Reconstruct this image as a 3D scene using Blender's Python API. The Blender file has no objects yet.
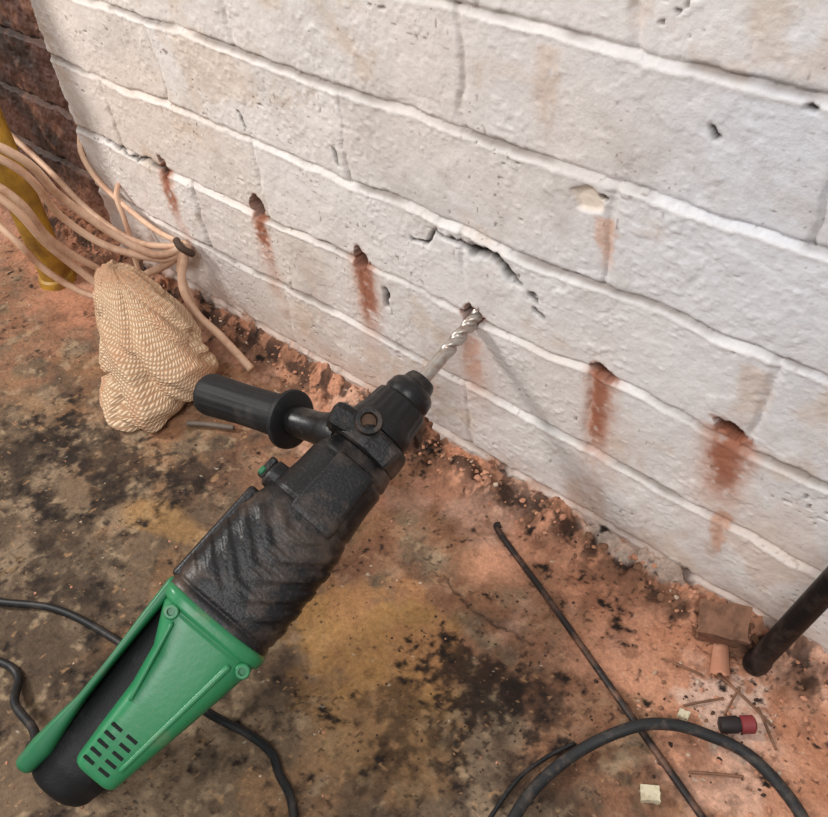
import bpy, math, random
import bmesh
import numpy as np
from mathutils import Vector as V, Matrix
random.seed(4)
SC=bpy.context.scene
try:
    SC.view_settings.view_transform='Standard'
except Exception: pass

# ------------------------------------------------------------ helpers
def lin(c):
    c=np.array(c,dtype=float)/255.
    return np.where(c<=.04045,c/12.92,((c+.055)/1.055)**2.4)
def h2(ix,iy,seed):
    n=(ix.astype(np.int64)*374761393+iy.astype(np.int64)*668265263+seed*1442695041)&0xffffffff
    n=((n^(n>>13))*1274126177)&0xffffffff
    n=n^(n>>16)
    return (n&0xffffff)/float(0xffffff)
def vn(x,y,seed=0):
    x=np.asarray(x,float);y=np.asarray(y,float)
    ix=np.floor(x);iy=np.floor(y);fx=x-ix;fy=y-iy
    fx=fx*fx*(3-2*fx);fy=fy*fy*(3-2*fy)
    a=h2(ix,iy,seed);b=h2(ix+1,iy,seed);c=h2(ix,iy+1,seed);d=h2(ix+1,iy+1,seed)
    return (a*(1-fx)+b*fx)*(1-fy)+(c*(1-fx)+d*fx)*fy
def fbm(x,y,s,seed=0,o=4):
    t=0;a=.5;q=0
    for i in range(o):
        t=t+a*vn(x/s,y/s,seed+i*17);q+=a;a*=.55;s*=.48
    return t/q            # 0..1
def ss(a,b,x):
    t=np.clip((x-a)/(b-a),0,1);return t*t*(3-2*t)
def mixc(col,c,m):
    return col*(1-m[...,None])+np.asarray(c)*m[...,None]

def link(o,parent=None):
    SC.collection.objects.link(o)
    if parent: o.parent=parent
    return o
def empty(name,loc=(0,0,0)):
    o=bpy.data.objects.new(name,None);o.location=loc;o.empty_display_size=.02
    return link(o)
def mesh(name,vs,fs,mat=None,smooth=True,parent=None,mats=None,mi=None):
    m=bpy.data.meshes.new(name);m.from_pydata([tuple(v) for v in vs],[],fs);m.update()
    if mats:
        for q in mats:m.materials.append(q)
        m.polygons.foreach_set('material_index',mi)
    elif mat:m.materials.append(mat)
    if smooth:m.polygons.foreach_set('use_smooth',[True]*len(m.polygons))
    return link(bpy.data.objects.new(name,m),parent)

def pmat(name,base,rough=.7,metal=0,dust=None,dustamt=.4,dscale=30,bump=.0,bscale=300,spec=.4,grit=0):
    m=bpy.data.materials.new(name);m.use_nodes=True;nt=m.node_tree
    b=nt.nodes['Principled BSDF'];L=nt.links
    b.inputs['Roughness'].default_value=rough;b.inputs['Metallic'].default_value=metal
    b.inputs['Specular IOR Level'].default_value=spec
    tc=nt.nodes.new('ShaderNodeTexCoord')
    c=[float(x) for x in lin(base)]+[1]
    n=nt.nodes.new('ShaderNodeTexNoise');n.inputs['Scale'].default_value=dscale;n.inputs['Detail'].default_value=8;n.inputs['Roughness'].default_value=.65
    L.new(tc.outputs['Object'],n.inputs['Vector'])
    r=nt.nodes.new('ShaderNodeValToRGB')
    r.color_ramp.elements[0].position=.62-dustamt*.4;r.color_ramp.elements[1].position=.80-dustamt*.25
    L.new(n.outputs['Fac'],r.inputs['Fac'])
    mx=nt.nodes.new('ShaderNodeMix');mx.data_type='RGBA'
    mx.inputs[6].default_value=c
    d=dust if dust else [min(255,x*1.15+6) for x in base]
    dl=[float(x) for x in lin(d)]+[1]
    mx.inputs[7].default_value=dl
    L.new(r.outputs['Color'],mx.inputs[0]);out=mx.outputs[2]
    if grit:
        g=nt.nodes.new('ShaderNodeTexNoise');g.inputs['Scale'].default_value=420;g.inputs['Detail'].default_value=3
        L.new(tc.outputs['Object'],g.inputs['Vector'])
        gr=nt.nodes.new('ShaderNodeValToRGB');gr.color_ramp.elements[0].position=.60;gr.color_ramp.elements[1].position=.72
        gr.color_ramp.elements[1].color=(grit,grit,grit,1)
        L.new(g.outputs['Fac'],gr.inputs['Fac'])
        m2=nt.nodes.new('ShaderNodeMix');m2.data_type='RGBA';L.new(gr.outputs['Color'],m2.inputs[0]);L.new(out,m2.inputs[6]);m2.inputs[7].default_value=dl
        out=m2.outputs[2]
    L.new(out,b.inputs['Base Color'])
    if bump:
        n2=nt.nodes.new('ShaderNodeTexNoise');n2.inputs['Scale'].default_value=bscale;n2.inputs['Detail'].default_value=5
        L.new(tc.outputs['Object'],n2.inputs['Vector'])
        bp=nt.nodes.new('ShaderNodeBump');bp.inputs['Strength'].default_value=bump;bp.inputs['Distance'].default_value=.001
        L.new(n2.outputs['Fac'],bp.inputs['Height']);L.new(bp.outputs['Normal'],b.inputs['Normal'])
    return m
def attrmat(name,rough,fine,fscale,bump,bdist,spec=.3):
    m=bpy.data.materials.new(name);m.use_nodes=True;nt=m.node_tree;L=nt.links
    b=nt.nodes['Principled BSDF'];b.inputs['Roughness'].default_value=rough;b.inputs['Specular IOR Level'].default_value=spec
    a=nt.nodes.new('ShaderNodeAttribute');a.attribute_name='Col'
    tc=nt.nodes.new('ShaderNodeTexCoord')
    n=nt.nodes.new('ShaderNodeTexNoise');n.inputs['Scale'].default_value=fscale;n.inputs['Detail'].default_value=10;n.inputs['Roughness'].default_value=.75
    L.new(tc.outputs['Object'],n.inputs['Vector'])
    mr=nt.nodes.new('ShaderNodeMapRange');mr.inputs[1].default_value=.3;mr.inputs[2].default_value=.7
    mr.inputs[3].default_value=1-fine;mr.inputs[4].default_value=1+fine
    L.new(n.outputs['Fac'],mr.inputs[0])
    vm=nt.nodes.new('ShaderNodeVectorMath');vm.operation='SCALE'
    L.new(a.outputs['Color'],vm.inputs[0]);L.new(mr.outputs[0],vm.inputs['Scale']);L.new(vm.outputs[0],b.inputs['Base Color'])
    n2=nt.nodes.new('ShaderNodeTexNoise');n2.inputs['Scale'].default_value=fscale*1.6;n2.inputs['Detail'].default_value=8;n2.inputs['Roughness'].default_value=.7
    L.new(tc.outputs['Object'],n2.inputs['Vector'])
    bp=nt.nodes.new('ShaderNodeBump');bp.inputs['Strength'].default_value=bump;bp.inputs['Distance'].default_value=bdist
    L.new(n2.outputs['Fac'],bp.inputs['Height']);L.new(bp.outputs['Normal'],b.inputs['Normal'])
    return m

def gridobj(name,P,C,mat,box,flip=False):
    ny,nx=P.shape[:2]
    vs=P.reshape(-1,3);idx=np.arange(nx*ny).reshape(ny,nx)
    q=np.stack([idx[:-1,:-1],idx[:-1,1:],idx[1:,1:],idx[1:,:-1]],-1).reshape(-1,4)
    if flip:q=q[:,::-1]
    x0,x1,y0,y1,z0,z1=box
    bv=np.array([[x0,y0,z0],[x1,y0,z0],[x1,y1,z0],[x0,y1,z0],[x0,y0,z1],[x1,y0,z1],[x1,y1,z1],[x0,y1,z1]],float)
    bf=np.array([[3,2,1,0],[4,5,6,7],[0,1,5,4],[1,2,6,5],[2,3,7,6],[3,0,4,7]])+len(vs)
    vs=np.concatenate([vs,bv]);q=np.concatenate([q,bf])
    m=bpy.data.meshes.new(name)
    m.vertices.add(len(vs));m.vertices.foreach_set('co',vs.astype(np.float32).ravel())
    m.loops.add(q.size);m.loops.foreach_set('vertex_index',q.astype(np.int32).ravel())
    m.polygons.add(len(q));m.polygons.foreach_set('loop_start',np.arange(0,q.size,4,dtype=np.int32))
    m.polygons.foreach_set('use_smooth',np.ones(len(q),bool))
    m.update(calc_edges=True);m.validate()
    at=m.color_attributes.new('Col','FLOAT_COLOR','POINT')
    cc=np.ones((len(vs),4),np.float32);cc[:nx*ny,:3]=C.reshape(-1,3);cc[nx*ny:,:3]=.2
    at.data.foreach_set('color',cc.ravel())
    m.materials.append(mat)
    return link(bpy.data.objects.new(name,m))

# ------------------------------------------------------------ wall
def axis(lo,a,b,hi,fine,coarse):
    return np.concatenate([np.arange(lo,a,coarse),np.arange(a,b,fine),np.arange(b,hi+coarse*.5,coarse)])
gx=axis(-2.2,-1.12,.12,1.2,.0011,.012)
gz=axis(-.02,-.0199,.48,2.3,.0010,.012)
Xw,Zw=np.meshgrid(gx,gz)
def wall_fields(x,z):
    wob=(fbm(x,z,.09,3)-.5)*.011+(fbm(x,z,.015,4,2)-.5)*.0030
    zz=z+wob
    r=np.floor((zz-.026)/.075)
    fz=(zz-.026)-r*.075
    dz=np.minimum(fz,.075-fz)
    off=np.where(np.mod(r,2)==0,-.0925,-.205)
    xx=x+(fbm(x+r*3.1,z*1.3,.04,9)-.5)*.012
    k=np.floor((xx-off)/.225);fx=(xx-off)-k*.225
    dx=np.minimum(fx,.225-fx)
    bid=h2(r+50,k+80,5);bid2=h2(r+50,k+80,11);bid3=h2(r+50,k+80,15)
    lum=fbm(x,z,.060,21,5)-.5
    fine=fbm(x,z,.010,31,4)-.5
    h=.0020*(bid-.5)+lum*.0028+fine*.0013
    h+= (fx-.1125)*(bid2-.5)*.010
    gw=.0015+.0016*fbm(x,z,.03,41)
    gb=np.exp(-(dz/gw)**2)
    vmask=ss(.35,.62,fbm(x,z,.10,51,2)+.14)
    gv=np.exp(-(dx/(gw*1.1))**2)*vmask
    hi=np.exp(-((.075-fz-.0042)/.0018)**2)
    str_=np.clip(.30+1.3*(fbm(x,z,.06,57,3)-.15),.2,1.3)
    h-= .0032*gb*str_+.0020*gv
    h+= .0007*hi*str_
    h+= (fz-.0375)*(.008+.014*bid3)
    p1=vn(x/.0036,z/.0036,61)*.6+fbm(x,z,.03,62,2)*.45
    pits=ss(.88,.93,p1)
    h-=pits*.0018
    nod=ss(.62,.88,vn(x/.0034,z/.0034,66)*.6+fbm(x,z,.04,67,2)*.45)
    h+=nod*.0006
    flake=ss(.60,.62,fbm(x,z,.035,68,5))
    h+=flake*.0004
    return h,gb,gv,bid,lum,pits,fine,fz,hi,str_
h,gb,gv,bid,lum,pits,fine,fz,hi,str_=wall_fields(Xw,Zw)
big=fbm(Xw,Zw,.25,71,3)
col=np.ones(Xw.shape+(3,))*lin((216,211,208))
col=mixc(col,lin((208,211,219)),ss(-.45,-.05,Xw)*ss(.08,.35,Zw)*.8)
col=mixc(col,lin((216,200,186)),ss(.5,.8,big)*.4+ss(-.3,-.75,Xw)*.35)
col=mixc(col,lin((230,226,223)),ss(.5,.75,bid)*.30)
col=mixc(col,lin((182,173,166)),ss(.54,.76,fbm(Xw,Zw,.05,73,6))*.42)
col=mixc(col,lin((196,170,144)),ss(.60,.76,fbm(Xw,Zw,.06,75,6))*.42)
col=mixc(col,lin((192,156,130)),ss(.56,.70,fbm(Xw,Zw*.5,.05,76,6))*ss(.20,.05,Zw)*.45)
col=mixc(col,lin((244,241,238)),hi*.35*str_)  # painted highlight: lit bead below each bed joint made paler in the colour
col=mixc(col,lin((112,98,88)),gb*ss(.34,.60,fbm(Xw,Zw,.05,77,3))*.75)
col=mixc(col,lin((150,136,122)),gv*ss(.40,.72,fbm(Xw,Zw,.04,78,3))*.35)
col=mixc(col,lin((120,105,92)),pits*.6)
base=ss(.070,.010,Zw+(fbm(Xw,Zw,.035,81,5)-.5)*.07)
col=mixc(col,lin((192,164,146)),base*.6)
bb=ss(.027,.010,Zw+(fbm(Xw,Zw,.022,83,5)-.5)*.048)
bbc=np.ones(Xw.shape+(3,))*lin((168,122,96));bbc=mixc(bbc,lin((72,52,42)),ss(.44,.58,fbm(Xw,Zw,.014,84,5)))
col=col*(1-(bb*.92)[...,None])+bbc*(bb*.92)[...,None]
h+=bb*(fbm(Xw,Zw,.010,85)-.4)*.012
def blob(x0,z0,rx,rz,x=Xw,z=Zw):
    return np.exp(-(((x-x0)/rx)**2+((z-z0)/rz)**2))
haze=blob(-.312,.12,.02,.045)+blob(-.43,.125,.014,.05)+blob(-.199,.13,.012,.05)+blob(-.106,.14,.018,.04)
col=mixc(col,lin((205,158,135)),np.clip(haze,0,1)*.40)
rust=lin((150,92,68));rust2=lin((184,132,106))
def streak(x0,z0,w,ln,amt=1,c=rust,drift=0):
    t=(z0-Zw)/ln
    xx=Xw-x0-drift*(z0-Zw)+(fbm(Xw,Zw,.018,91)-.5)*.010+(fbm(Xw,Zw,.004,92,2)-.5)*.005
    m=np.exp(-(xx/(w*(1-.25*np.clip(t,0,1))))**4)*ss(-.05,.02,t)*ss(1.05,.5,t)
    n=ss(.18,.60,fbm(Xw,Zw,.006,93,3)+.20*(1-t))
    return m*n*amt
HO=[(-.698,.180,.0065,.010,.072,.0085),(-.558,.184,.0085,.011,.066,.0085),(-.428,.181,.0080,.009,.086,.0105),(-.199,.181,.0085,.006,.096,.0090),(-.104,.183,.0115,.0065,.072,.0130)]
for i,(x0,z0,rx,rz,ln,sw) in enumerate(HO):
    col=mixc(col,rust2,streak(x0,z0-.002,sw*1.45,ln*1.05,.65,drift=.03))
    col=mixc(col,rust,streak(x0,z0-.002,sw*.85,ln*.90,.90,drift=.03))
col=mixc(col,rust2,streak(-.314,.155,.010,.06,.65))
HO2=HO+[(-.311,.178,.0105,.0095,0,0)]
for i,(x0,z0,rx,rz,ln,sw) in enumerate(HO2):
    a=np.arctan2((Zw-z0)/rz,(Xw-x0)/rx)
    rr=np.sqrt(((Xw-x0)/rx)**2+((Zw-z0)/rz)**2)
    edge=1+.34*(vn(a*1.5+10,a*0+i,95)-.5)*2+.65*(fbm(Xw,Zw,.005,96,2)-.5)
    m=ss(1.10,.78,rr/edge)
    h=h*(1-m)+(-.026)*m
    rim=ss(1.45,1.05,rr/edge)*(1-m)
    col=mixc(col,lin((140,84,58)),rim*.75)
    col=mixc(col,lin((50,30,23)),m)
for (x0,z0,w,ln,am,c) in [(-.208,.300,.006,.040,.6,lin((200,150,116))),(-.256,.392,.0085,.065,.45,lin((196,168,144))),
    (-.099,.240,.010,.055,.45,lin((190,158,130))),(-.094,.108,.006,.06,.7,lin((186,134,104))),(-.205,.445,.008,.04,.4,lin((196,165,138))),
    (-.69,.115,.010,.05,.35,rust2),(-.56,.14,.012,.06,.35,rust2),(-.36,.10,.01,.05,.25,rust2),(-.012,.30,.006,.06,.4,lin((196,165,138)))]:
    col=mixc(col,c,streak(x0,z0,w,ln,am))
sp=ss(.5,.9,blob(-.222,.309,.013,.010)*1.3+(fbm(Xw,Zw,.006,97)-.5)*.6)
h-=sp*.003;col=mixc(col,lin((222,206,188)),sp*.8)
m=ss(.5,.8,blob(-.213,.313,.004,.003)*1.2);h-=m*.008;col=mixc(col,lin((60,45,35)),m)
def seg(pts,w,jit=.004):
    d=np.full(Xw.shape,9.)
    X2=Xw+(fbm(Xw,Zw,.012,101)-.5)*jit*2;Z2=Zw+(fbm(Xw,Zw,.008,103)-.5)*jit*2
    for (a,b),(c,e) in zip(pts[:-1],pts[1:]):
        vx,vz=c-a,e-b;t=np.clip(((X2-a)*vx+(Z2-b)*vz)/(vx*vx+vz*vz),0,1)
        d=np.minimum(d,np.hypot(X2-a-t*vx,Z2-b-t*vz))
    return np.exp(-(d/w)**2)
for pts,w,dp,k_ in [([(-.341,.239),(-.327,.240),(-.313,.236),(-.293,.241),(-.283,.236),(-.271,.226)],.0019,.007,.95),
                 ([(-.312,.2375),(-.300,.2405),(-.288,.237),(-.276,.2295)],.0042,.008,.9),
                 ([(-.368,.224),(-.352,.226),(-.345,.237)],.0015,.005,.85),
                 ([(-.440,.262),(-.442,.275)],.0014,.005,.8),([(-.405,.158),(-.404,.142)],.0024,.009,.95),
                 ([(-.256,.210),(-.249,.207)],.0020,.004,.8),([(-.262,.222),(-.254,.219)],.0016,.003,.8),
                 ([(-.114,.397),(-.111,.396)],.0020,.004,.9),([(-.155,.372),(-.152,.370)],.0018,.004,.8),
                 ([(-.545,.262),(-.552,.276)],.0010,.003,.8),
                 ([(-.80,.178),(-.74,.172),(-.72,.178),(-.70,.17)],.0014,.005,.85)]:
    m=seg(pts,w);h-=dp*m;col=mixc(col,lin((52,41,34)),np.clip(m*1.4,0,1)*k_)
spk=ss(.90,.94,vn(Xw/.0030,Zw/.0030,111))*ss(.5,.7,fbm(Xw,Zw,.05,112,2))
col=mixc(col,lin((110,85,70)),spk*.7)
# unpainted dark red brick at the left end
un=ss(-.851,-.857,Xw+(fbm(Xw,Zw,.02,121)-.5)*.014)
rb=np.ones(Xw.shape+(3,))*lin((76,50,41))
rb=mixc(rb,lin((46,33,29)),ss(.4,.7,fbm(Xw,Zw,.06,123)))
rb=mixc(rb,lin((112,78,62)),ss(.54,.74,fbm(Xw,Zw,.03,125,5)))
rb=mixc(rb,lin((104,90,80)),gb*.6)
rb=mixc(rb,lin((140,96,74)),ss(.10,.02,Zw)*.7)
col=col*(1-un[...,None])+rb*un[...,None]
h=h-un*(.012+gb*.006-(fbm(Xw,Zw,.015,127)-.5)*.008)
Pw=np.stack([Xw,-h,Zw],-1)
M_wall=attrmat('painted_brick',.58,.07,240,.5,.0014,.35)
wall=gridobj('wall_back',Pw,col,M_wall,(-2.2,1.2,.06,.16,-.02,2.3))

# ------------------------------------------------------------ floor
fxx=axis(-2.2,-1.12,.14,1.2,.0012,.012)
fyy=np.concatenate([np.arange(-1.8,-.52,.012),np.arange(-.52,.020,.0012)])
Xf,Yf=np.meshgrid(fxx,fyy)
def floor_h(x,y):
    d=-np.asarray(y,float)
    x=np.asarray(x,float)
    z=(fbm(x,y,.10,201,4)-.5)*.007+(fbm(x,y,.012,203,4)-.5)*.0026
    amp=.010+.016*fbm(x,y*0,.10,205,3)
    z+=amp*np.exp(-(np.maximum(d,0)/.017)**1.3)
    lump=ss(.42,.75,fbm(x,y,.020,207,4))
    z+=lump*.010*np.exp(-((d-.012)/.022)**2)
    z+=(fbm(x,y,.006,209,3)-.5)*.004*np.exp(-(d/.035)**2)
    z+=ss(.52,.72,fbm(x,y,.030,210,4))*.0035*np.exp(-(d/.09)**2)
    return z
zf=floor_h(Xf,Yf)
def fb(x0,y0,rx,ry,rot=0):
    c,s=math.cos(rot),math.sin(rot)
    dx=Xf-x0;dy=Yf-y0
    u=(c*dx+s*dy)/rx;v=(-s*dx+c*dy)/ry
    return np.exp(-(u*u+v*v))
n1=fbm(Xf,Yf,.12,211,6);n2=fbm(Xf,Yf,.04,213,6);n3=fbm(Xf,Yf,.010,215,4);n4=fbm(Xf,Yf,.025,217,6);n5=fbm(Xf,Yf,.005,218,3)
fc=np.ones(Xf.shape+(3,))*lin((118,98,78))
fc=mixc(fc,lin((78,64,52)),ss(.42,.66,n1)*.8)
fc=mixc(fc,lin((152,130,106)),ss(.50,.70,n2)*.6)
fc=mixc(fc,lin((54,43,35)),ss(.52,.68,n4)*.7)
fc=mixc(fc,lin((162,122,86)),ss(.52,.72,fbm(Xf,Yf,.06,219,6))*.5)
fc=mixc(fc,lin((176,152,122)),ss(.58,.72,fbm(Xf,Yf,.014,220,4))*.55)
fc=mixc(fc,lin((54,43,36)),ss(.60,.72,n3)*.55)
m=ss(.35,.75,fb(-.27,-.185,.085,.06,.3)*1.1+(n2-.5)*1.2+(n3-.5)*.6);fc=mixc(fc,lin((180,136,84)),m*.8)
m=ss(.4,.8,fb(-.49,-.215,.05,.025,.2)*1.1+(n2-.5)*1.0);fc=mixc(fc,lin((166,128,82)),m*.65)
m=ss(.4,.8,fb(-.21,-.24,.06,.05,.2)*1.0+(n2-.5)*1.0);fc=mixc(fc,lin((152,118,80)),m*.6)
d=-Yf
edge=.094+.02*np.sin(Xf*9+1)+ss(-.30,-.10,Xf)*.022+ss(-.10,.02,Xf)*.03-ss(-.40,-.56,Xf)*.066+ss(-.66,-.80,Xf)*.090
cov=ss(.024,-.040,d-edge+(n2-.5)*.12+(n4-.5)*.06+(n3-.5)*.03)
dust=np.ones(Xf.shape+(3,))*lin((204,148,118))
dust=mixc(dust,lin((176,118,88)),ss(.42,.7,n2)*.7)
dust=mixc(dust,lin((220,176,152)),ss(.50,.70,fbm(Xf,Yf,.05,223,4))*.75)
dust=mixc(dust,lin((136,92,70)),ss(.60,.72,n4)*.6)
dust=mixc(dust,lin((160,106,78)),ss(-.5,-.75,Xf)*.55)
fc=fc*(1-(cov*.94)[...,None])+dust*(cov*.94)[...,None]
w2=ss(.12,-.02,d-edge-.06+(n1-.5)*.25)*ss(.38,.64,n4+.06)*.5
fc=mixc(fc,lin((170,118,88)),w2*(1-cov))
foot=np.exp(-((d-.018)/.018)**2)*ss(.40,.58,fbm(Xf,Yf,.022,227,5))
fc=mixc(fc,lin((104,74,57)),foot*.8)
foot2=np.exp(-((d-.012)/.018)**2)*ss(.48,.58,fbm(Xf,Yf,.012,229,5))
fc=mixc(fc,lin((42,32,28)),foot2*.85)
pale=ss(.4,.7,fb(-.15,-.002,.06,.012)*1.1+(n3-.5)*.5);fc=mixc(fc,lin((198,180,166)),pale*.7)
pale=ss(.5,.8,fb(-.035,-.07,.035,.03)*1.2+(n3-.5)*1.4);fc=mixc(fc,lin((218,188,170)),pale*.7)
for (x0,y0,rx,ry,am) in [(-.178,-.168,.050,.040,1),(-.20,-.215,.05,.035,.7),(-.14,-.15,.035,.03,.7),(-.60,-.20,.10,.05,.85),(-.66,-.25,.08,.05,.75),(-.52,-.29,.08,.05,.6),(-.40,-.33,.06,.05,.6),(-.10,-.20,.04,.04,.5),(-.285,-.115,.03,.012,.5),(-.52,-.165,.04,.025,.7),(-.03,-.12,.03,.03,.4),(-.15,-.26,.08,.04,.45),(-.30,-.26,.04,.03,.5)]:
    g=fb(x0,y0,rx,ry)*1.1
    m=ss(.40,.92,g+(n4-.5)*1.4+(n3-.5)*1.1+(n5-.5)*.9)*am
    fc=mixc(fc,lin((38,30,26)),m*.88)
sp1=ss(.80,.89,vn(Xf/.0026,Yf/.0026,231))*ss(.42,.62,n2);fc=mixc(fc,lin((40,31,26)),sp1*.75)
sp2=ss(.965,.985,vn(Xf/.0036,Yf/.0036,233));fc=mixc(fc,lin((206,194,172)),sp2*.8)
sp3=ss(.90,.95,vn(Xf/.004,Yf/.004,235))*(1-cov);fc=mixc(fc,lin((176,138,100)),sp3*.6)
def fseg(pts,w):
    dd=np.full(Xf.shape,9.)
    X2=Xf+(fbm(Xf,Yf,.02,241)-.5)*.020;Y2=Yf+(fbm(Xf,Yf,.015,243)-.5)*.020
    for (a,b),(c,e) in zip(pts[:-1],pts[1:]):
        vx,vz=c-a,e-b;t=np.clip(((X2-a)*vx+(Y2-b)*vz)/(vx*vx+vz*vz),0,1)
        dd=np.minimum(dd,np.hypot(X2-a-t*vx,Y2-b-t*vz))
    return np.exp(-(dd/w)**2)
for pts,w in [([(-.70,-.25),(-.64,-.20),(-.58,-.165),(-.52,-.15)],.0030),([(-.30,-.105),(-.26,-.105),(-.23,-.12),(-.17,-.115)],.0014)]:
    m=fseg(pts,w)*ss(.3,.5,n4);zf-=m*.002;fc=mixc(fc,lin((46,35,29)),m*.7)
Pf=np.stack([Xf,Yf,zf],-1)
M_floor=attrmat('dusty_concrete',.85,.34,260,.85,.0020,.25)
floor=gridobj('floor',Pf,fc,M_floor,(-2.2,1.2,-1.8,.02,-.12,-.03))
def fh(x,y): return float(floor_h(np.array([x]),np.array([y]))[0])

# ------------------------------------------------------------ rubble and grit
def stones(name,spec,mats):
    vs=[];fs=[];mi=[]
    for (x,y,r,k) in spec:
        b=len(vs);z=fh(x,y)+r*.2
        M=Matrix.Rotation(random.random()*6.3,3,'X')@Matrix.Rotation(random.random()*6.3,3,'Z')
        sc=(1,random.uniform(.55,1),random.uniform(.35,.7))
        pts=[(1,0,0),(-1,0,0),(0,1,0),(0,-1,0),(0,0,1),(0,0,-1)]
        cb=[(i,j,l) for i in(-.62,.62) for j in(-.62,.62) for l in(-.62,.62)]
        allp=[V(p)*random.uniform(.75,1.15) for p in pts]+[V(p)*random.uniform(.8,1.2) for p in cb]
        rz=Matrix.Rotation(random.random()*6.3,3,'Z')
        for p in allp:
            p=M@p;p=V((p.x*sc[0],p.y*sc[1],p.z*sc[2]));p=rz@p
            vs.append((x+p.x*r,y+p.y*r,z+p.z*r))
        c=lambda i,j,l:6+(4 if i>0 else 0)+(2 if j>0 else 0)+(1 if l>0 else 0)
        def face(ctr,q):
            for a,e in zip(q,q[1:]+q[:1]):fs.append((b+ctr,b+a,b+e));mi.append(k)
        face(0,[c(1,-1,-1),c(1,1,-1),c(1,1,1),c(1,-1,1)]);face(1,[c(-1,1,-1),c(-1,-1,-1),c(-1,-1,1),c(-1,1,1)])
        face(2,[c(1,1,-1),c(-1,1,-1),c(-1,1,1),c(1,1,1)]);face(3,[c(-1,-1,-1),c(1,-1,-1),c(1,-1,1),c(-1,-1,1)])
        face(4,[c(-1,-1,1),c(1,-1,1),c(1,1,1),c(-1,1,1)]);face(5,[c(1,-1,-1),c(-1,-1,-1),c(-1,1,-1),c(1,1,-1)])
    return mesh(name,vs,fs,smooth=False,mats=mats,mi=mi)
MS=[pmat('stone_orange',(186,132,104),.9,dust=(200,150,122),bump=.5),pmat('stone_dark',(56,42,34),.9,dust=(110,80,60),bump=.5),
    pmat('stone_pale',(190,170,150),.9,dust=(170,135,110),bump=.5),pmat('stone_brown',(118,86,66),.9,dust=(160,116,90),bump=.5)]
sp=[]
for i in range(520):
    x=random.uniform(-.95,.12);y=-.006-abs(random.gauss(0,.013))
    sp.append((x,y,random.choice([.0008,.001,.0013,.0016,.002,.0024]),random.choices([0,1,2,3],[6,2,1,4])[0]))
for i in range(26):
    x=random.uniform(-.30,.0);y=-.006-abs(random.gauss(0,.008));sp.append((x,y,random.uniform(.003,.0055),random.choice([0,3,3])))
stones('brick_rubble',sp,MS)
sp=[]
for i in range(800):
    x=random.uniform(-.95,.12);y=random.uniform(-.48,-.03)
    sp.append((x,y,random.choice([.0005,.0006,.0008,.001,.0013]),random.choices([0,1,2,3],[2,4,2,4])[0]))
for i in range(120):
    x=random.gauss(-.04,.05);y=random.gauss(-.08,.035)
    if y<-.02: sp.append((x,y,random.uniform(.0008,.0024),random.choices([0,1,2,3],[3,3,2,3])[0]))
for i in range(190):
    x=random.gauss(-.17,.05);y=random.gauss(-.17,.04)
    if y<-.02: sp.append((x,y,random.uniform(.0006,.0014),1))
stones('floor_grit',sp,MS)

# ------------------------------------------------------------ generic builders
def tube(name,pts,r,mat,parent=None,seg_=14,res=10,rfun=None):
    P=[V(p) for p in pts]
    out=[]
    for i in range(len(P)-1):
        p0=P[max(i-1,0)];p1=P[i];p2=P[i+1];p3=P[min(i+2,len(P)-1)]
        for k in range(res):
            t=k/res
            out.append(.5*((2*p1)+(p2-p0)*t+(2*p0-5*p1+4*p2-p3)*t*t+(3*p1-p0-3*p2+p3)*t**3))
    out.append(P[-1]);n=len(out);vs=[];fs=[]
    up=V((0,0,1));t0=(out[1]-out[0]).normalized()
    if abs(t0.dot(up))>.9:up=V((1,0,0))
    u=(up-t0*up.dot(t0)).normalized()
    for i in range(n):
        t=(out[min(i+1,n-1)]-out[max(i-1,0)]).normalized()
        u=(u-t*u.dot(t)).normalized();v=t.cross(u)
        rr=r*(rfun(i/(n-1)) if rfun else 1)
        for k in range(seg_):
            a=2*math.pi*k/seg_;vs.append(out[i]+u*math.cos(a)*rr+v*math.sin(a)*rr)
    for i in range(n-1):
        for k in range(seg_):
            k2=(k+1)%seg_;fs.append((i*seg_+k,i*seg_+k2,(i+1)*seg_+k2,(i+1)*seg_+k))
    fs.append(tuple(range(seg_))[::-1]);fs.append(tuple((n-1)*seg_+k for k in range(seg_)))
    return mesh(name,vs,fs,mat,parent=parent)

def lathe(name,o,ax,prof,mat,parent=None,seg_=48,rf=None):
    ax=V(ax).normalized();u=ax.orthogonal().normalized();v=ax.cross(u);o=V(o);vs=[];fs=[]
    for (s,r) in prof:
        for k in range(seg_):
            a=2*math.pi*k/seg_;q=r*(rf(s,a) if rf else 1)
            vs.append(o+ax*s+(u*math.cos(a)+v*math.sin(a))*q)
    n=len(prof)
    for i in range(n-1):
        for k in range(seg_):
            k2=(k+1)%seg_;fs.append((i*seg_+k,i*seg_+k2,(i+1)*seg_+k2,(i+1)*seg_+k))
    fs.append(tuple(range(seg_))[::-1]);fs.append(tuple((n-1)*seg_+k for k in range(seg_)))
    ob=mesh(name,vs,fs,mat,parent=parent)
    m=ob.modifiers.new('e','EDGE_SPLIT');m.split_angle=math.radians(38)
    return ob

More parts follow.
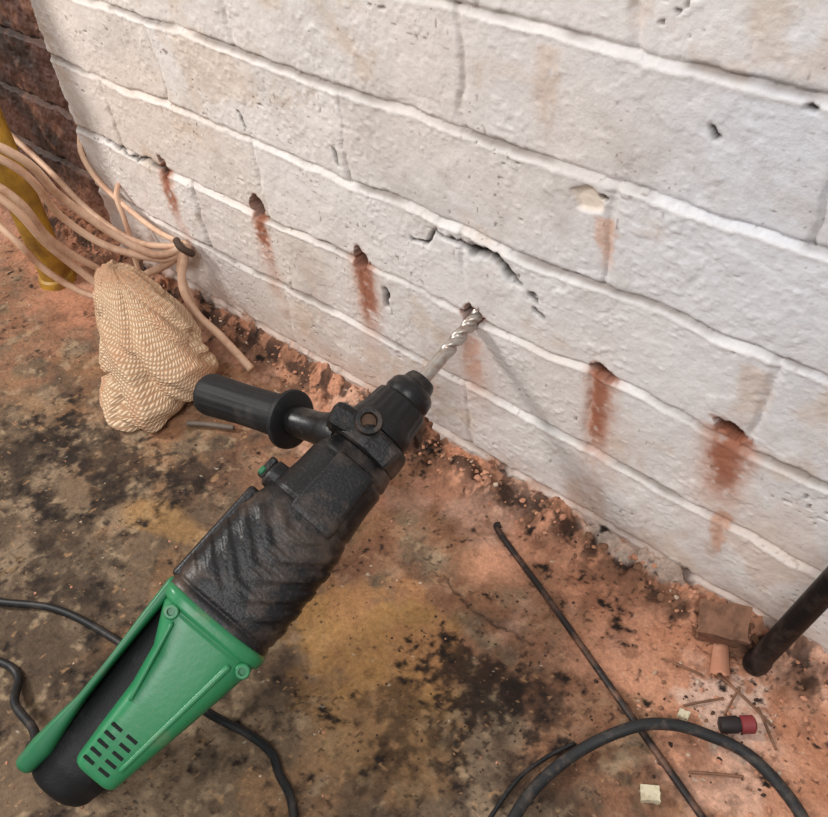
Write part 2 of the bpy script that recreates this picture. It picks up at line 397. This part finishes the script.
# ------------------------------------------------------------ hammer drill
H=V((-.31,0,.175));A=V((-.044,-.9472,-.3176)).normalized()
N=V((.5382,-.2903,.7912));N=(N-A*N.dot(A)).normalized();W=-A.cross(N)
def P(s,w,n): return H+A*s+W*w+N*n
drill=empty('hammer_drill',(0,0,0))
M_blk=pmat('drill_black_plastic',(15,15,17),.42,dust=(96,80,69),dustamt=.30,dscale=22,bump=.4,bscale=500,grit=.28)
M_rub=pmat('drill_black_rubber',(14,15,18),.6,dust=(52,49,47),dustamt=.2,dscale=30,bump=.3,bscale=700,grit=.12)
M_grn=pmat('drill_green_plastic',(44,124,80),.34,dust=(118,130,98),dustamt=.16,dscale=24,bump=.1,grit=.2)
M_grd=pmat('drill_green_dark_plastic',(36,108,70),.40,dust=(80,96,76),dustamt=.2,dscale=28,grit=.2)  # darker green for the grip strip and selector mark
M_stl=pmat('drill_steel',(178,170,162),.36,metal=.7,dust=(150,124,108),dustamt=.4,dscale=120,bump=.2)
M_chk=pmat('drill_chuck_black',(16,15,17),.36,dust=(78,68,60),dustamt=.25,dscale=50,bump=.2,grit=.2)
M_slot=pmat('drill_vent_dark',(10,14,12),.8)  # near-black surface boxes, colour stands for the shade inside open slots
def interp(tab,s):
    ks=[t[0] for t in tab]
    return [float(np.interp(s,ks,[t[i] for t in tab])) for i in range(1,len(tab[0]))]
def loft(name,tab,mat,ns=60,nt=72,disp=None,rnd=.004):
    s0,s1=tab[0][0],tab[-1][0];S=list(np.linspace(s0,s1,ns))
    vs=[];fs=[];R=[]
    for i,s in enumerate(S):R.append((s,interp(tab,s),0))
    pre=[];post=[]
    for k in (4,3,2,1):
        a=k/4*math.pi/2;pre.append((s0-rnd*math.sin(a),interp(tab,s0),rnd*(1-math.cos(a))))
    for k in (1,2,3,4):
        a=k/4*math.pi/2;post.append((s1+rnd*math.sin(a),interp(tab,s1),rnd*(1-math.cos(a))))
    R=pre+R+post
    for (s,(w0,w1,n0,n1,e),ins) in R:
        cw,cn=(w0+w1)/2,(n0+n1)/2;a=(w1-w0)/2-ins;b=(n1-n0)/2-ins
        for k in range(nt):
            t=2*math.pi*k/nt;c,d_=math.cos(t),math.sin(t)
            x=a*math.copysign(abs(c)**(2/e),c);y=b*math.copysign(abs(d_)**(2/e),d_)
            if disp:
                q=disp(s,t,x+cw,y+cn);L_=math.hypot(x,y)+1e-9;x+=q*x/L_;y+=q*y/L_
            vs.append(P(s,cw+x,cn+y))
    n=len(R)
    for i in range(n-1):
        for k in range(nt):
            k2=(k+1)%nt;fs.append((i*nt+k,i*nt+k2,(i+1)*nt+k2,(i+1)*nt+k))
    fs.append(tuple(range(nt))[::-1]);fs.append(tuple((n-1)*nt+k for k in range(nt)))
    return mesh(name,vs,fs,mat,parent=drill)
# bit
vs=[];fs=[];nt=28;ns=110
for i in range(ns):
    s=-.016+.086*i/(ns-1)
    fl=float(ss(.042,.030,np.array(s)));tw=s*2*math.pi/.026
    tip=min(1,.25+(s+.016)/.006)
    for k in range(nt):
        a=2*math.pi*k/nt;g=max(0,math.cos(2*(a-tw)))**.7
        r=(.0056*tip)*(1-.40*g*fl)*(1-.08*(1-fl))
        vs.append(P(s,r*math.cos(a),r*math.sin(a)))
for i in range(ns-1):
    for k in range(nt):
        k2=(k+1)%nt;fs.append((i*nt+k,i*nt+k2,(i+1)*nt+k2,(i+1)*nt+k))
fs.append(tuple(range(nt))[::-1]);fs.append(tuple((ns-1)*nt+k for k in range(nt)))
mesh('drill_bit',vs,fs,M_stl,parent=drill)
# chuck
lathe('chuck_nose',H,A,[(.063,.0062),(.063,.0105),(.066,.012),(.070,.0128),(.073,.0165),(.0755,.0178),(.082,.0188),(.084,.0180),(.086,.0180)],M_chk,drill)
lathe('chuck_collar',H,A,[(.0855,.0178),(.087,.0205),(.090,.0212),(.104,.0226),(.107,.0245),(.112,.0252),(.116,.0250),(.117,.023)],M_chk,drill,96,
      rf=lambda s,a:1+(.022*math.cos(20*a) if .0885<s<.106 else 0))
lathe('front_neck',H,A,[(.112,.022),(.150,.024)],M_chk,drill)
lathe('side_handle_clamp',H,A,[(.117,.0262),(.118,.0290),(.121,.0302),(.131,.0306),(.135,.0302),(.1365,.0285),(.1365,.024)],M_blk,drill)
def hd(s,t,x,y):
    q=0
    if .200<s<.270:
        m=min(1,(s-.200)/.006,(.270-s)/.006)
        ph=(s+abs(x)*.8)/.016
        q+=.0012*m*(abs(math.sin(math.pi*ph))>.75)
    for g in (.150,.192,.277):
        q-=.0016*math.exp(-((s-g)/.0016)**2)
    return q
loft('gear_housing',[(.139,-.0230,.0300,-.030,.028,2.4),(.150,-.0290,.0320,-.034,.032,2.6),(.170,-.0300,.0325,-.036,.034,2.8),(.190,-.0335,.0350,-.038,.036,3),(.212,-.0385,.0385,-.040,.038,3.2),(.250,-.0405,.0395,-.041,.039,3.4),(.283,-.0415,.0400,-.041,.040,3.6)],M_blk,ns=150,nt=128,disp=hd,rnd=.003)
loft('housing_top_plate',[(.150,-.012,.020,.022,.0340,4),(.196,-.014,.022,.026,.0375,4)],M_blk,ns=12,nt=48,rnd=.004)
loft('housing_side_rib',[(.205,-.0435,-.034,-.004,.010,3),(.278,-.0445,-.034,-.004,.012,3)],M_blk,ns=12,nt=32,rnd=.003)
def gd(s,t,x,y):
    q=0
    if s<.2915:q+=.0016
    q-=.0014*math.exp(-((s-.2930)/.0009)**2)
    return q
loft('motor_housing',[(.286,-.0395,.0400,-.036,.0400,4.5),(.300,-.0330,.0385,-.036,.0400,4.5),(.320,-.0215,.0350,-.036,.0395,4.8),(.345,-.0160,.0305,-.035,.0385,5),(.375,-.0140,.0250,-.032,.0365,5),(.397,-.0120,.0210,-.028,.0340,5)],M_grn,ns=90,nt=96,disp=gd,rnd=.004)
loft('rear_grip',[(.288,-.0385,.0340,-.038,.0200,3),(.310,-.0370,.0300,-.038,.0215,3),(.340,-.0345,.0260,-.037,.0225,3),(.370,-.0330,.0210,-.037,.0215,2.8),(.395,-.0340,.0190,-.040,.0205,2.6),(.410,-.0350,.0180,-.043,.0200,2.4),(.421,-.0345,.0150,-.044,.0170,2.3)],M_rub,ns=70,nt=80,rnd=.010)
loft('grip_green_strip',[(.284,-.0425,-.0335,.004,.0240,3.5),(.310,-.0405,-.0335,.004,.0260,3.5),(.345,-.0375,-.0325,.002,.0265,3.5),(.372,-.0365,-.0310,.000,.0250,3.5),(.392,-.0385,-.0280,-.002,.0235,3.5),(.410,-.0400,-.0245,-.006,.0215,3),(.424,-.0395,-.0260,-.006,.0190,3)],M_grd,ns=60,nt=40,rnd=.004)
def boxat(name,s,w,n,ds,dw,dn,mat,rot=0):
    c,si=math.cos(rot),math.sin(rot);vs=[]
    for i in(-1,1):
        for j in(-1,1):
            for k in(-1,1):
                a=i*ds/2;b=j*dw/2;vs.append(P(s+a*c-b*si,w+a*si+b*c,n+k*dn/2))
    ob=mesh(name,vs,[(0,1,3,2),(4,6,7,5),(0,4,5,1),(2,3,7,6),(0,2,6,4),(1,5,7,3)],mat,False,drill)
    b=ob.modifiers.new('b','BEVEL');b.width=min(ds,dw,dn)*.3;b.segments=2
    return ob
for r in range(5):
    s=.368+r*.0062
    n_=float(np.interp(s,[.345,.375,.397],[.0385,.0365,.034]))
    boxat('vent_slot_%d'%(r+1),s,-.0045,n_,.0022,.0080,.0012,M_slot)
    boxat('vent_slot_%d'%(r+6),s,.0075,n_,.0022,.0080,.0012,M_slot)
for i,(s,w,n_) in enumerate([(.296,-.026,.0395),(.296,.033,.0385)]):
    lathe('screw_boss_%d'%(i+1),P(s,w,n_-.004),N,[(0,.005),(.0045,.005),(.0055,.0042),(.0055,.0026),(.003,.0024)],M_grn,drill,24)
loft('green_ridge',[(.300,.022,.0265,.036,.0418,3),(.385,.0130,.0165,.032,.0380,3)],M_grn,ns=20,nt=20,rnd=.002)
loft('green_ridge_inner',[(.302,-.022,-.0190,.036,.0415,3),(.350,-.0110,-.0080,.034,.0392,3)],M_grn,ns=20,nt=20,rnd=.002)
lathe('mode_selector_base',P(.187,-.030,.004),-W,[(0,.011),(.008,.0105),(.010,.0085)],M_blk,drill,32)
boxat('mode_selector_lever',.186,-.0425,.005,.017,.006,.008,M_blk)
boxat('mode_selector_mark',.190,-.0440,.009,.006,.004,.004,M_grd)
So=H+A*.126;Eo=V((-.496,-.137,.094));dv=(Eo-So);Ls=dv.length;dv.normalize()
lathe('side_handle_stem',So+dv*.022,dv,[(0,.0165),(.014,.0165),(.020,.0140),(.030,.0125),(.058,.0120),(.062,.014)],M_chk,drill)
lathe('side_handle_flange',So+dv*.076,dv,[(0,.013),(.001,.021),(.0025,.0235),(.0055,.0240),(.0075,.0225),(.008,.016)],M_rub,drill)
lathe('side_handle_grip',So+dv*.083,dv,[(0,.0150),(.004,.0165),(.010,.0172),(.030,.0166),(.055,.0166),(.085,.0176),(.092,.0182),(.096,.0178),(.099,.0150),(.100,.010),(.0995,.004)],M_rub,drill,72,
      rf=lambda s,a:1+.016*math.cos(18*a)*(1 if .01<s<.091 else 0))
boxat('clamp_boss',.126,-.022,.012,.020,.026,.030,M_blk,.2)
o=P(.119,-.010,.024)
lathe('depth_gauge_eye',o,N,[(0,.0100),(.008,.0100),(.0095,.0090),(.0095,.0062),(.002,.0058)],M_blk,drill,40)
lathe('depth_gauge_hole',o,N,[(0,.0057),(.0040,.0057),(.0045,.0030)],pmat('dusty_hole',(92,70,56),.9),drill,24)
boxat('clamp_ear',.128,.010,.026,.018,.024,.012,M_blk,-.1)
M_cab=pmat('black_cable',(22,24,26),.5,dust=(66,58,52),dustamt=.32,dscale=60,bump=.1)
cs=P(.424,-.024,.0)
tube('cord_strain_relief',[cs,cs+V((-.012,.001,-.006)),cs+V((-.026,.004,-.014))],.0055,M_rub,drill)
def onf(x,y,r,e=0): return (x,y,fh(x,y)+r+e)
tube('power_cord',[cs+V((-.018,.002,-.009)),cs+V((-.045,.010,-.026)),(-.432,-.393,.014),onf(-.458,-.380,.0033),onf(-.482,-.383,.0033),onf(-.53,-.41,.0033),onf(-.60,-.47,.0033)],.0033,M_cab,drill)

tube('extension_cable',[onf(x,y,.0032,.0006) for x,y in [(-.62,-.40),(-.575,-.375),(-.531,-.355),(-.484,-.328),(-.427,-.314),(-.375,-.309),(-.324,-.306),(-.285,-.297),(-.262,-.296),(-.248,-.302),(-.228,-.309),(-.205,-.328),(-.18,-.36)]],.0032,M_cab)
hz=[(-.10,-.26,0),(-.107,-.222,0),(-.106,-.190,.001),(-.095,-.156,.005),(-.077,-.128,.0115),(-.060,-.111,.0105),(-.039,-.100,.006),(-.007,-.092,.001),(.033,-.106,0),(.07,-.14,0)]
tube('rubber_hose',[(x,y,fh(x,y)+.0042+e) for x,y,e in hz],.0041,pmat('hose_grey_black',(34,35,36),.6,dust=(98,86,76),dustamt=.35,dscale=50,bump=.15))
tube('thin_lead',[onf(x,y,.0016,.0004) for x,y in [(-.118,-.25),(-.120,-.205),(-.114,-.178),(-.104,-.156)]],.0015,M_cab)
p0=V((-.250,-.047,fh(-.25,-.047)+.0035));p1=V((-.015,-.146,fh(-.015,-.146)+.004));p2=p1+(p1-p0)*.35
M_rod=pmat('rusty_steel_rod',(50,45,43),.5,metal=.4,dust=(130,96,78),dustamt=.35,dscale=60,bump=.2)
tube('steel_rod',[p0+V((-.004,.006,.001)),p0,p0.lerp(p1,.3)+V((0,0,.0025)),p0.lerp(p1,.7)+V((0,0,.0010)),p1,p2],.0026,M_rod)
b0=V((-.035,-.030,.006))
M_bar=pmat('black_iron_bar',(18,17,19),.42,metal=.3,dust=(66,55,50),dustamt=.3,dscale=50,bump=.3)
bd=V((.16,.02,1)).normalized()
lathe('iron_bar',b0,bd,[(0,.004),(.001,.0085),(.006,.0095),(.012,.0092),(.016,.0080),(.30,.0080),(.80,.0080),(.802,.006)],M_bar)
M_yel=pmat('yellow_pipe_paint',(188,144,48),.5,dust=(104,70,38),dustamt=.6,dscale=22,bump=.2,grit=.4)
lathe('gas_pipe',(-.889,-.072,-.004),(0,0,1),[(0,.022),(.004,.0225),(.012,.0205),(.014,.0175),(.5,.0175),(1.6,.0175)],M_yel)

# ------------------------------------------------------------ cables at left
M_wire=pmat('beige_cable',(214,178,150),.5,dust=(178,134,106),dustamt=.42,dscale=40,bump=.1)
wires=empty('cable_bundle',(0,0,0))
K=V((-.678,-.010,.100))
tube('cable_1',[(-1.05,-.24,.33),(-.86,-.19,.285),(-.715,-.13,.250),(-.752,-.085,.168),(-.735,-.055,.115),(-.70,-.035,.093),K],.0040,M_wire,wires)
tube('cable_2',[(-1.10,-.22,.30),(-.88,-.18,.262),(-.750,-.12,.222),(-.772,-.085,.140),(-.750,-.060,.098),(-.70,-.030,.085),K+V((.004,0,-.003))],.0038,M_wire,wires)
tube('cable_3',[(-1.15,-.20,.24),(-.92,-.16,.215),(-.81,-.12,.165),(-.80,-.10,.105),(-.795,-.080,.060),(-.775,-.065,.030),(-.75,-.045,.018),(-.72,-.034,.014)],.0042,M_wire,wires)
tube('cable_4',[(-.862,.010,.168),(-.848,-.006,.150),(-.82,-.012,.128),(-.77,-.012,.108),(-.72,-.013,.100),K],.0030,M_wire,wires)
tube('cable_5',[K,(-.676,-.030,.065),(-.655,-.036,.038),(-.62,-.036,.024),(-.572,-.040,fh(-.572,-.04)+.003)],.0044,M_wire,wires)
tube('cable_6',[K,(-.69,-.022,.085),(-.715,-.028,.066),(-.74,-.034,.05),(-.76,-.04,.03)],.0042,M_wire,wires)
tube('cable_7',[K+V((0,0,.004)),(-.682,-.024,.075),(-.668,-.030,.040),(-.65,-.034,.016)],.0040,M_wire,wires)
tube('cable_9',[(-1.10,-.21,.27),(-.90,-.17,.238),(-.775,-.125,.188),(-.788,-.10,.118),(-.79,-.08,.080),(-.785,-.06,.05),(-.76,-.05,.025),(-.74,-.04,.018)],.0038,M_wire,wires)
tube('cable_10',[(-1.0,-.03,.165),(-.90,-.03,.130),(-.84,-.03,.100),(-.79,-.026,.082),(-.75,-.022,.080),(-.71,-.018,.090),K],.0034,M_wire,wires)
tube('cable_11',[(-.806,.010,.128),(-.790,-.012,.120),(-.778,-.018,.100),(-.772,-.022,.078),(-.77,-.026,.055),(-.76,-.032,.02)],.0028,M_wire,wires)
tube('cable_12',[(-1.15,-.16,.20),(-.95,-.13,.165),(-.85,-.115,.105),(-.835,-.10,.055),(-.81,-.08,.022),(-.78,-.06,.012)],.0038,M_wire,wires)
tube('cable_tie',[K+V((-.008,-.006,.006)),K+V((.004,-.010,.004)),K+V((.010,-.004,-.004)),K+V((0,0,-.008)),K+V((-.010,-.002,-.004))],.0038,pmat('dark_tie',(70,52,42),.7),wires)
tube('grey_lead',[(-.565,-.130,.006),(-.548,-.118,.005),(-.525,-.105,.004)],.0026,pmat('grey_lead',(100,88,78),.6))

# ------------------------------------------------------------ sack
tab=[(0.002,-.636,-.114,.048,.046),(.008,-.634,-.114,.057,.050),(.025,-.632,-.110,.064,.050),(.050,-.637,-.103,.063,.045),(.068,-.650,-.098,.056,.039),(.082,-.664,-.092,.047,.033),(.094,-.680,-.088,.035,.026),(.103,-.691,-.086,.022,.016),(.107,-.695,-.085,.006,.006)]
vs=[];fs=[];ns=130;nt=170;uvs=[]
for i in range(ns):
    z=.002+.105*(1-(1-i/(ns-1))**1.3)
    cx,cy,rx,ry=interp(tab,z)
    for k in range(nt):
        a=2*math.pi*k/nt
        f1=float(fbm(np.array(math.cos(a)*1.0+5+z*7),np.array(math.sin(a)*1.0+z*17),1.0,311,3)-.5)
        rg=1-abs(2*float(fbm(np.array(math.cos(a)*1.0+2+z*9),np.array(math.sin(a)*1.0+z*24),.62,331,2))-1)   # ridged crumple
        u=(a+1.0*math.sin(z*26)+z*5)
        crease=sum(math.exp(-((math.atan2(math.sin(u-c0),math.cos(u-c0)))/w0)**2)*am for c0,w0,am in [(-.75,.12,.17),(-1.45,.10,.10),(-2.1,.15,.14),(.35,.12,.14),(2.2,.2,.1),(-2.9,.2,.12)])
        crease*=min(1,z/.02)
        q=1.04+.55*f1-.20*max(0,rg-.72)/.28-crease
        fl=max(0,math.cos(a+1.05))**5*max(0,1-z/.045)*.42
        vs.append((cx+rx*(q+fl)*math.cos(a),cy+ry*min(q+fl,1.4)*math.sin(a),z+.003+.004*math.sin(a*3+1)*(1-z/.12)+.016*f1*(z/.11)))
        uvs.append((k/nt+.05*f1,i/ns))
for i in range(ns-1):
    for k in range(nt):
        k2=(k+1)%nt;fs.append((i*nt+k,i*nt+k2,(i+1)*nt+k2,(i+1)*nt+k))
fs.append(tuple(range(nt))[::-1]);fs.append(tuple((ns-1)*nt+k for k in range(nt)))
sack=mesh('burlap_sack',vs,fs,None)
uvl=sack.data.uv_layers.new(name='UVMap')
for poly in sack.data.polygons:
    us=[uvs[sack.data.loops[li].vertex_index][0] for li in poly.loop_indices]
    wrap=max(us)-min(us)>.5 and len(us)==4
    for li in poly.loop_indices:
        u,v=uvs[sack.data.loops[li].vertex_index]
        if wrap and u<.5:u+=1
        uvl.data[li].uv=(u,v)
m=bpy.data.materials.new('burlap');m.use_nodes=True;nt_=m.node_tree;L=nt_.links;b=nt_.nodes['Principled BSDF']
b.inputs['Roughness'].default_value=.95;b.inputs['Specular IOR Level'].default_value=.1
uv=nt_.nodes.new('ShaderNodeUVMap')
mp=nt_.nodes.new('ShaderNodeMapping');mp.inputs['Rotation'].default_value=(0,0,.22);L.new(uv.outputs[0],mp.inputs[0])
def wavet(dr,sc,di):
    w_=nt_.nodes.new('ShaderNodeTexWave');w_.wave_type='BANDS';w_.bands_direction=dr;w_.inputs['Scale'].default_value=sc;w_.inputs['Distortion'].default_value=di;w_.inputs['Detail'].default_value=3;w_.inputs['Detail Scale'].default_value=2
    L.new(mp.outputs[0],w_.inputs['Vector']);return w_
wa=wavet('X',28,2.8);wb=wavet('Y',12,2.2)
mu=nt_.nodes.new('ShaderNodeMath');mu.operation='MULTIPLY';L.new(wa.outputs['Fac'],mu.inputs[0]);L.new(wb.outputs['Fac'],mu.inputs[1])
rp=nt_.nodes.new('ShaderNodeValToRGB');rp.color_ramp.elements[0].color=list(lin((172,138,108)))+[1];rp.color_ramp.elements[1].color=list(lin((226,200,170)))+[1];rp.color_ramp.elements[1].position=.40
L.new(mu.outputs[0],rp.inputs[0])
tcn=nt_.nodes.new('ShaderNodeTexCoord');nn=nt_.nodes.new('ShaderNodeTexNoise');nn.inputs['Scale'].default_value=24;nn.inputs['Detail'].default_value=6;L.new(tcn.outputs['Object'],nn.inputs['Vector'])
rr_=nt_.nodes.new('ShaderNodeValToRGB');rr_.color_ramp.elements[0].position=.48;rr_.color_ramp.elements[1].position=.70;rr_.color_ramp.elements[1].color=(.6,.6,.6,1);L.new(nn.outputs['Fac'],rr_.inputs[0])
mx=nt_.nodes.new('ShaderNodeMix');mx.data_type='RGBA';L.new(rr_.outputs[0],mx.inputs[0]);L.new(rp.outputs[0],mx.inputs[6]);mx.inputs[7].default_value=list(lin((176,122,90)))+[1]
L.new(mx.outputs[2],b.inputs['Base Color'])
bp=nt_.nodes.new('ShaderNodeBump');bp.inputs['Strength'].default_value=.7;bp.inputs['Distance'].default_value=.0020;L.new(mu.outputs[0],bp.inputs['Height']);L.new(bp.outputs[0],b.inputs['Normal'])
sack.data.materials.append(m)

# ------------------------------------------------------------ small debris at right
def chunk(name,x,y,dims,mat,rotz=0,rough=.0,tilt=0):
    bm=bmesh.new();bmesh.ops.create_cube(bm,size=1)
    bmesh.ops.subdivide_edges(bm,edges=bm.edges[:],cuts=5,use_grid_fill=True)
    for v in bm.verts:
        v.co=V((v.co.x*dims[0],v.co.y*dims[1],v.co.z*dims[2]))
        if rough:
            v.co+=V((random.uniform(-1,1),random.uniform(-1,1),random.uniform(-1,1)))*rough
    bmesh.ops.rotate(bm,verts=bm.verts,cent=(0,0,0),matrix=Matrix.Rotation(rotz,3,'Z')@Matrix.Rotation(tilt,3,'X'))
    zmin=min(v.co.z for v in bm.verts)
    me=bpy.data.meshes.new(name);bm.to_mesh(me);bm.free();me.materials.append(mat)
    o=bpy.data.objects.new(name,me);o.location=(x,y,fh(x,y)-zmin-.0005);link(o)
    return o
M_chip=pmat('pale_plaster',(204,194,166),.8,dust=(150,132,106),dustamt=.4,bump=.3)
chunk('plaster_chip',-.047,-.154,(.012,.010,.006),M_chip,.6,.0004)
chunk('plaster_chip',-.056,-.093,(.007,.006,.004),M_chip,.2,.0004)
M_lump=pmat('brick_lump_clay',(128,92,72),.9,dust=(90,64,50),dustamt=.5,dscale=60,bump=.8,bscale=200)
lp=chunk('brick_lump',-.066,-.022,(.034,.026,.026),M_lump,.4,.0006,tilt=.3)
for v in lp.data.vertices:
    q=float(fbm(np.array(v.co.x*1+3),np.array(v.co.y+v.co.z*1.3),.012,401,3)-.5)
    r=v.co.length;v.co*=(.80+.20*min(1,.018/max(r,.004)))*(1+.5*q)
plug=empty('cable_connector',(0,0,0))
pz=fh(-.018,-.083)
lathe('connector_body',(-.034,-.086,pz+.006),(.75,.62,.05),[(0,.003),(.001,.0055),(.012,.006),(.014,.0048),(.016,.0048)],pmat('connector_black',(40,34,34),.6,dust=(100,80,70)),plug,20)
lathe('connector_cap',(-.023,-.077,pz+.0065),(.75,.62,.05),[(0,.0045),(.001,.0062),(.009,.0062),(.0105,.004)],pmat('connector_red',(128,50,52),.55,dust=(120,80,76)),plug,20)
vs=[];fs=[]
for i in range(14):
    for k in range(10):
        a=.2+2.4*k/9;r=.008*(1-.25*i/13)
        x=.026*(i/13-.5)+.0012*math.sin(k*1.7);c_,s_=math.cos(2.0),math.sin(2.0);yy=r*math.cos(a)
        vs.append((-.055+x*c_-yy*s_,-.040+x*s_+yy*c_,fh(-.055,-.040)+.000+r*math.sin(a)))
for i in range(13):
    for k in range(9):fs.append((i*10+k,i*10+k+1,(i+1)*10+k+1,(i+1)*10+k))
sh=mesh('clay_shard',vs,fs,pmat('clay',(180,126,100),.85,dust=(204,160,134),bump=.4))
so=sh.modifiers.new('s','SOLIDIFY');so.thickness=.002
def twig(x,y,a,l):
    tube('wood_splinter',[onf(x-l/2*math.cos(a),y-l/2*math.sin(a),.0010),onf(x,y,.0012,.0008),onf(x+l/2*math.cos(a),y+l/2*math.sin(a),.0010)],.0009,MS[3],seg_=6)
for t in [(-.05,-.075,.9,.03),(-.035,-.062,1.6,.025),(-.02,-.115,.6,.035),(-.008,-.065,2.4,.03),(-.075,-.06,.2,.03),(-.03,-.055,2.9,.05)]:twig(*t)

# ------------------------------------------------------------ lights, world, camera
def area(name,loc,tgt,size,power,colr):
    l=bpy.data.lights.new(name,'AREA');l.shape='DISK';l.size=size;l.energy=power;l.color=colr
    o=bpy.data.objects.new(name,l);o.location=loc
    o.rotation_euler=(V(tgt)-V(loc)).to_track_quat('-Z','Y').to_euler();link(o)
area('work_lamp',(-1.45,-.80,1.08),(-.33,-.1,.1),.26,19,(1,.96,.92))
area('camera_side_fill',(.4,-1.3,1.9),(-.3,-.1,.1),.9,24,(1,.985,.98))  # added soft fill from the camera side to lift shadows, no visible source
w=bpy.data.worlds.new('World');SC.world=w;w.use_nodes=True
w.node_tree.nodes['Background'].inputs[0].default_value=(1,.985,.98,1);w.node_tree.nodes['Background'].inputs[1].default_value=.48

cam=bpy.data.cameras.new('camera');co=bpy.data.objects.new('camera',cam);link(co)
cam.sensor_fit='HORIZONTAL';cam.sensor_width=36;cam.lens=844/828*36;cam.clip_start=.01
Xa=V((.7558,.4311,-.493));Ya=V((.6518,-.5687,.5019));Za=V((-.064,-.7006,-.7107))
right=V((Xa.x,Ya.x,Za.x));down=V((Xa.y,Ya.y,Za.y));fwd=V((Xa.z,Ya.z,Za.z))
fwd.normalize();right=(right-fwd*right.dot(fwd)).normalized();up=right.cross(fwd)
M=Matrix((( right.x,up.x,-fwd.x,0),(right.y,up.y,-fwd.y,-.39),(right.z,up.z,-fwd.z,.585),(0,0,0,1)))
co.matrix_world=M
SC.camera=co
